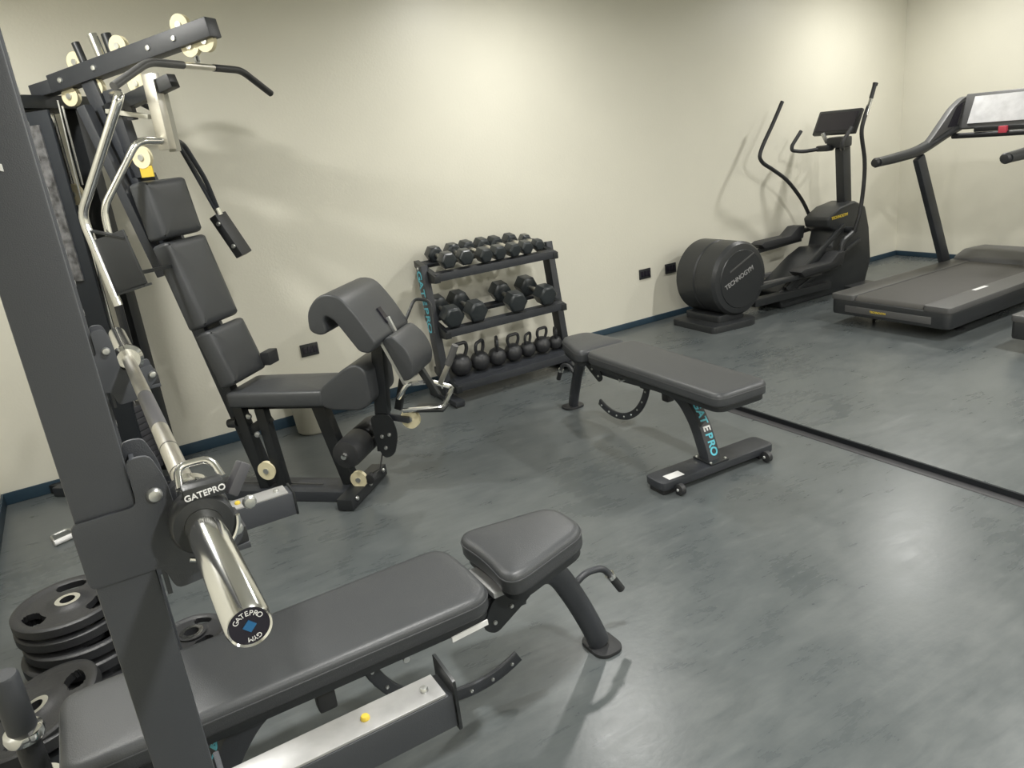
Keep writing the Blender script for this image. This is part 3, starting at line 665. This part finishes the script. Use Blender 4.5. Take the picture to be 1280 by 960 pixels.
# chrome arms: outer pair and inner pair
P(MB().tube(round_path([(-.86, -.05, 2.03), (-.53, -.40, 1.985), (-.88, -.40, 1.535), (-.80, -.42, 1.13)], .05), .020, 12), 'outer_arm', 'chrome')
P(MB().tube(round_path([(-.66, -.02, 1.81), (-.70, -.16, 1.82), (-.84, -.31, 1.55), (-.84, -.33, 1.22)], .05), .017, 12), 'inner_arm', 'chrome')
P(MB().tube(round_path([(-.66, .02, 1.81), (-.70, .15, 1.80), (-.70, .26, 1.62), (-.72, .34, 1.44)], .05), .012, 12), 'inner_arm', 'steel')
P(MB().tube([(-.80, .03, 2.0), (-.80, .18, 1.94), (-.72, .33, 1.44)], .013, 10), 'outer_arm', 'steel')
P(MB().cyl((-.72, .325, 1.47), (-.715, .332, 1.435), .018, 12), 'arm_ferrule', 'chrome')
pl = P(MB().beam((-.735, .34, 1.435), (-.64, .36, 1.215), .045, .10, up=(0, 1, 0)), 'arm_pad', 'rubber', bevel=.005)
for k in (.2, .75):
    q = V(-.735, .34, 1.435).lerp(V(-.64, .36, 1.215), k); bolt(pl, q + V(.01, -.052, 0), (.1, -1, 0), .012)
pl = P(MB().beam((-.77, -.40, 1.44), (-.72, -.40, 1.20), .17, .016, up=(0, 1, 0)), 'arm_pad', 'vinyl_side', bevel=.004)
MB().beam((-.77, -.40, 1.448), (-.772, -.40, 1.440), .180, .024, up=(0, 1, 0)).build('pad_cap', 'steel2', pl)
MB().beam((-.72, -.40, 1.20), (-.718, -.40, 1.19), .180, .045, up=(0, 1, 0)).build('pad_cap', 'steel2', pl)
P(MB().beam((-.67, -.39, 1.265), (-.70, -.14, 1.25), .016, .016), 'pad_rod', 'steel2')
P(MB().tube([(-.80, -.42, 1.14), (-.82, -.40, .95), (-.90, -.38, .8)], .018, 10), 'arm_handle', 'rubber')
# weight stack tower
P(MB().box((-1.33, -.10, 1.03), (.10, .07, 1.98)), 'tower_post', 'steel2', bevel=.005)
P(MB().box((-1.33, .20, 1.03), (.10, .07, 1.98)), 'tower_post', 'steel2', bevel=.005)
P(MB().box((-1.52, .05, 1.05), (.02, .40, 1.9)), 'stack_shroud', 'shroud', bevel=.004)
P(MB().box((-1.30, -.17, 1.05), (.36, .015, 1.9)), 'side_shroud', 'shroud', bevel=.004)
P(MB().box((-1.40, .04, 2.05), (.30, .44, .06)), 'tower_cap', 'steel2', bevel=.005)
P(MB().box((-1.225, -.182, 1.58), (.085, .008, .72)), 'perforated_strip', 'perf')
st_ = MB()
for i in range(11): st_.box((-1.40, .05, .09 + i * .036), (.12, .26, .032))
P(st_, 'weight_stack', 'stack', bevel=.002)
for yy in (-.04, .14): P(MB().cyl((-1.40, yy, .08), (-1.40, yy, 2.04), .010, 10), 'guide_rod', 'chrome')
pulley((-1.22, -.05, 1.62), (0, 1, 0), .05)
P(MB().tube([(-1.16, -.04, 2.02), (-1.17, -.04, 1.66)], .005, 6), 'stack_cable', 'zinc')
P(MB().tube([(-1.12, -.10, 2.04), (-1.20, -.10, .6)], .0045, 6), 'stack_cable', 'zinc')
P(MB().tube([(-.93, -.02, 1.75), (-.62, -.02, .52)], .004, 6), 'back_cable', 'cable')
P(MB().tube([(-.96, -.02, 1.70), (-.66, -.02, .50)], .004, 6), 'back_cable', 'cable')
P(MB().tube([(-.415, 0, 2.15), (-.415, 0, 2.12)], .004, 6), 'lat_cable', 'cable')
# lat bar
t = thing('lat_pulldown_bar', 'wide bent lat pulldown bar with black grips hanging from the gym boom', 'pulldown bar', (.99 - .415 * .7071, 3.52 + .415 * .7071, 2.10), -PI / 4)
MB().tube([(0, -.115, 0), (0, .115, 0)], .014, 12).build('centre_tube', 'satin', t)
for s_ in (-1, 1):
    MB().tube(round_path([(0, s_ * .11, 0), (0, s_ * .33, 0), (.0, s_ * .56, -.10)], .05), .0165, 12).build('grip', 'plastic_grey' if s_ < 0 else 'rubber', t, ang=60)
MB().torus((0, 0, .03), (1, 0, 0), .016, .004, 16).build('hanging_eye', 'zinc', t)

# ---------------------------------------------------------------- elliptical trainer (local = world axes)
ex, ey = 4.43, 4.40
t = ell = thing('elliptical_trainer', 'black elliptical trainer with large round rear drum beside the back wall', 'exercise machine', (ex, ey, PH))
def E_(mb, name, m, parent=ell, **k):
    bmesh.ops.translate(mb.bm, vec=(-ex, -ey, -PH), verts=mb.bm.verts); return mb.build(name, m, parent, **k)
E_(MB().prism(round_poly([(4.10, 4.16), (4.48, 4.11), (4.56, 4.16), (4.56, 4.66), (4.12, 4.66)], .05, 4), .022, .085, 'z'), 'rear_base', 'plastic', bevel=.012)
E_(MB().prism(round_poly([(4.22, 4.22), (4.5, 4.22), (4.5, 4.6), (4.22, 4.6)], .03, 3), .08, .14, 'z'), 'drum_mount', 'plastic', bevel=.008)
dr = E_(MB().lathe([(0, 4.18), (.235, 4.18), (.27, 4.19), (.29, 4.215), (.29, 4.38), (.282, 4.39), (.282, 4.405), (.29, 4.415), (.29, 4.60), (.27, 4.62), (0, 4.62)], (4.43, 0, .405), (0, 1, 0), 56), 'drum', 'plastic', ang=25)
E_(MB().lathe([(.0, 4.172), (.225, 4.172), (.232, 4.185), (.0, 4.185)], (4.43, 0, .405), (0, 1, 0), 48), 'drum_face', 'plastic', ang=25)
text('TECHNOGYM', 'lettering', 'grey_print', ell, .052, (4.40 - ex, 4.171 - ey, .42 - PH), (1, 0, .38), (-.38, 0, 1), bold=.001)
E_(MB().beam((4.30, 4.172, .48), (4.56, 4.172, .59), .012, .006, up=(0, 1, 0)), 'face_ridge', 'plastic_grey')
text('TECHNOGYM', 'lettering', 'yellow', ell, .018, (4.152 - ex + .0, 4.32 - ey, .46 - PH), (0, -1, 0), (0, 0, 1), bold=.0004)
for yy in (4.26, 4.54):
    E_(MB().beam((4.62, yy, .16), (5.55, yy, .14), .06, .09, up=(0, 1, 0)), 'rail', 'plastic', bevel=.008)
    E_(MB().beam((4.55, yy, .30), (5.45, yy, .26), .035, .05, up=(0, 1, 0)), 'pedal_track', 'plastic_grey', bevel=.006)
tw = [(6.08, .03), (5.90, .03), (5.25, .03), (4.95, .08), (4.95, .20), (5.15, .30), (5.34, .43), (5.44, .56), (5.52, .60), (5.56, .70), (5.72, .775), (5.90, .80), (6.06, .74), (6.12, .55), (6.16, .25)]
tw2 = round_poly(tw, .05, 3)
E_(MB().prism([(5.0, .03), (4.95, .18), (5.34, .40), (5.50, .46), (5.62, .45), (5.66, .58), (5.58, .62), (5.56, .70), (5.72, .775), (5.92, .80), (6.06, .74), (6.12, .55), (6.16, .25), (6.08, .03)], 4.27, 4.53, 'y'), 'front_housing', 'plastic', bevel=.025, seg=3)
E_(MB().beam((5.02, 4.255, .20), (5.75, 4.255, .62), .04, .03, up=(0, 1, 0)), 'housing_ridge', 'plastic', bevel=.008)
E_(MB().beam((5.15, 4.262, .16), (5.98, 4.262, .46), .03, .02, up=(0, 1, 0)), 'housing_ridge', 'plastic', bevel=.006)
E_(MB().cyl((5.42, 4.262, .30), (5.42, 4.275, .30), .10, 30), 'side_disc', 'plastic')
text('TECHNOGYM', 'lettering', 'yellow', ell, .034, (5.70 - ex, 4.262 - ey, .70 - PH), (1, 0, .05), (-.05, 0, 1), bold=.001)
E_(MB().box((5.95, 4.40, .05), (.30, .5, .05)), 'front_foot', 'plastic', bevel=.01)
E_(MB().beam((5.94, 4.40, .75), (5.90, 4.40, 1.26), .10, .085, up=(0, 1, 0)), 'column', 'plastic', bevel=.012)
# console tilted towards the rider
Rm = Matrix.Rotation(math.radians(28), 3, 'Y')
co = E_(MB().box((5.88, 4.44, 1.46), (.035, .42, .215), Rm), 'console', 'plastic', bevel=.012)
E_(MB().box((5.862, 4.44, 1.469), (.004, .37, .16), Rm), 'display', 'screen', parent=ell)
E_(MB().box((5.88, 4.42, 1.30), (.14, .16, .09)), 'console_neck', 'plastic', bevel=.02)
E_(MB().beam((5.83, 4.50, 1.30), (5.79, 4.52, 1.385), .02, .03, up=(0, 1, 0)), 'bottle_clip', 'zinc', bevel=.003)
E_(MB().box((5.80, 4.50, 1.26), (.10, .12, .05)), 'handle_mount', 'plastic', bevel=.015)
for sy in (-1, 1):
    yy = 4.42 + sy * .25
    E_(MB().tube(round_path([(5.86, 4.42 + sy * .03, 1.265), (5.66, yy - sy * .05, 1.25), (5.585, yy, 1.27), (5.585, yy, 1.31), (5.70, yy, 1.42)], .04), .016, 10), 'fixed_handle', 'rubber')
E_(MB().tube(smooth_path([(5.44, 4.65, 1.68), (5.33, 4.65, 1.52), (5.18, 4.65, 1.31), (5.19, 4.65, 1.22), (5.34, 4.65, 1.13), (5.51, 4.65, 1.02), (5.69, 4.65, .84), (5.80, 4.65, .68), (5.86, 4.63, .56)], 5), .0165, 12), 'swing_handle', 'rubber')
E_(MB().tube(smooth_path([(5.95, 4.15, 1.73), (5.90, 4.15, 1.61), (5.83, 4.15, 1.48), (5.80, 4.15, 1.36), (5.85, 4.15, 1.15), (5.85, 4.15, .95), (5.81, 4.15, .72), (5.77, 4.17, .56)], 5), .0165, 12), 'swing_handle', 'rubber')
E_(MB().cyl((5.905, 4.15, 1.62), (5.845, 4.15, 1.50), .018, 14), 'pulse_sensor', 'chrome'); E_(MB().lathe([(0, 0), (.02, .002), (.022, .02), (0, .022)], (5.95, 4.15, 1.72), (.4, 0, 1), 14), 'grip_end', 'plastic')
for yy, y2, dz, n_ in ((4.60, 4.63, .0, 0), (4.19, 4.18, -.20, 1)):
    E_(MB().cyl((5.80, 4.40, .57), (5.80, y2, .57), .03, 16), 'pivot', 'plastic')
    E_(MB().tube(round_path([(5.80, y2, .57), (5.63, y2, .56 + dz * .3), (5.60, y2, .50 + dz)], .04), .022, 10), 'crank', 'plastic')
    E_(MB().beam((4.6, yy, .47 + dz * .9), (5.62, yy, .50 + dz), .035, .03, up=(0, 1, 0)), 'pedal_arm', 'plastic', bevel=.005)
    E_(MB().prism([(5.05, .545 + dz), (5.10, .565 + dz), (5.42, .565 + dz), (5.52, .63 + dz), (5.60, .63 + dz), (5.58, .52 + dz), (5.10, .50 + dz)], yy - .065, yy + .065, 'y'), 'pedal', 'rubber', bevel=.01)

# ---------------------------------------------------------------- treadmills (local x = towards the wall ahead)
def treadmill(label, loc, rail=0.0, glare=True):
    t = thing('treadmill', label, 'treadmill', loc)
    body = round_poly([(0, -.455), (2.05, -.42), (2.12, -.3), (2.12, .3), (2.05, .42), (0, .455)], [.05, .1, .08, .08, .1, .05], 4)
    MB().prism(body, .085, .20, 'z').build('deck_body', 'plastic', t, bevel=.015)
    for x in (.35, 1.85):
        for sy in (-1, 1):
            q = MB().lathe([(0, 0), (.035, 0), (.035, .012), (.012, .02), (.012, .09), (0, .09)], (x, sy * .33, 0), (0, 0, 1), 18).build('levelling_foot', 'rubber', t)
    for sy in (-1, 1):
        y0, y1 = sorted((sy * .265, sy * .455))
        MB().prism(round_poly([(.0, y0), (1.55, y0), (1.55, y1 - (.025 if sy > 0 else 0)), (0, y1)] if sy > 0 else [(.0, y0), (1.55, y0 + .025), (1.55, y1), (0, y1)], .025, 3), .195, .237, 'z').build('side_rail', 'plastic_grey', t, bevel=.008)
    MB().prism([(.035, .14), (.015, .175), (.02, .215), (.045, .232), (1.6, .232), (1.6, .14)], -.26, .26, 'y').build('running_belt', 'belt', t, ang=50)
    MB().box((.004, 0, .135), (.02, .66, .05)).build('rear_panel', 'plastic_grey', t, bevel=.006)
    text('TECHNOGYM', 'lettering', 'yellow', t, .02, (-.008, .06, .137), (0, -1, 0), (0, 0, 1), bold=.0006)
    MB().prism(round_poly([(1.48, .18), (1.50, .26), (1.65, .305), (1.95, .29), (2.13, .20), (2.13, .10), (1.5, .10)], .03, 3), -.41, .41, 'y').build('motor_cover', 'plastic_grey', t, bevel=.015)
    MB().box((.62, -.30, .2385), (.16, .03, .001)).build('warning_label', 'white', t)
    for sy in (-1, 1):
        MB().beam((1.44, sy * .44, .20), (1.02, sy * .462, 1.12), .095, .05, up=(0, 1, 0)).build('upright', 'steel', t, bevel=.012)
        pts = [(.50 - rail, sy * .462, 1.135), (.75, sy * .462, 1.145), (1.02, sy * .462, 1.17), (1.30, sy * .455, 1.25), (1.50, sy * .445, 1.30)]
        sc = [.9, 1, 1.05, 1.0, .8]
        pp = smooth_path(pts, 5); ss = [.95 + .15 * math.sin(PI * i / (len(pp) - 1)) for i in range(len(pp))]
        h = MB().sweep(pp, [(.036 * math.cos(a), .046 * math.sin(a)) for a in [2 * PI * k / 16 for k in range(16)]], fixed=(0, 1, 0), scales=ss).build('handrail', 'plastic', t, ang=60)
        MB().lathe([(.034, 0), (.036, -.012), (.028, -.028), (0, -.034)], (.50 - rail, sy * .462, 1.135), (1, 0, .04), 16).build('rail_end', 'rubber', h)
        # arm sweeping up to the console
        wg = [(1.20, 1.20), (1.02, 1.17), (1.16, 1.27), (1.38, 1.45), (1.52, 1.52), (1.62, 1.53), (1.50, 1.30), (1.36, 1.26)]
        MB().prism(round_poly(wg, .04, 3), sy * .45 - .025, sy * .45 + .025, 'y').build('console_arm', 'plastic_grey', t, bevel=.008)
        MB().prism([(1.32, 1.31), (1.43, 1.46), (1.52, 1.49), (1.44, 1.31)], sy * .45 - .027, sy * .45 + .027, 'y').build('arm_insert', 'screen', t)
    MB().tube([(1.44, -.45, 1.235), (1.42, 0, 1.235), (1.44, .45, 1.235)], .021, 12).build('crossbar', 'rubber', t)
    Rm_ = Matrix.Rotation(math.radians(24), 3, 'Y')
    MB().box((1.52, 0, 1.41), (.035, .86, .28), Rm_).build('console', 'plastic_grey', t, bevel=.012)
    if glare: MB().box((1.498, 0, 1.42), (.004, .70, .215), Rm_).build('display', 'glare', t)
    MB().box((1.44, 0, 1.275), (.05, .55, .035)).build('console_tray', 'rubber', t, bevel=.006)
    c = MB().box((1.41, .05, 1.265), (.035, .06, .05)).build('safety_clip', 'red', t, bevel=.005)
    return t
treadmill('dark treadmill with grey side rails and glare-whitened display beside the right wall', (4.84, 3.225, PH))
treadmill('treadmill at the right picture edge, only its deck corner showing', (4.88, 1.965, PH))
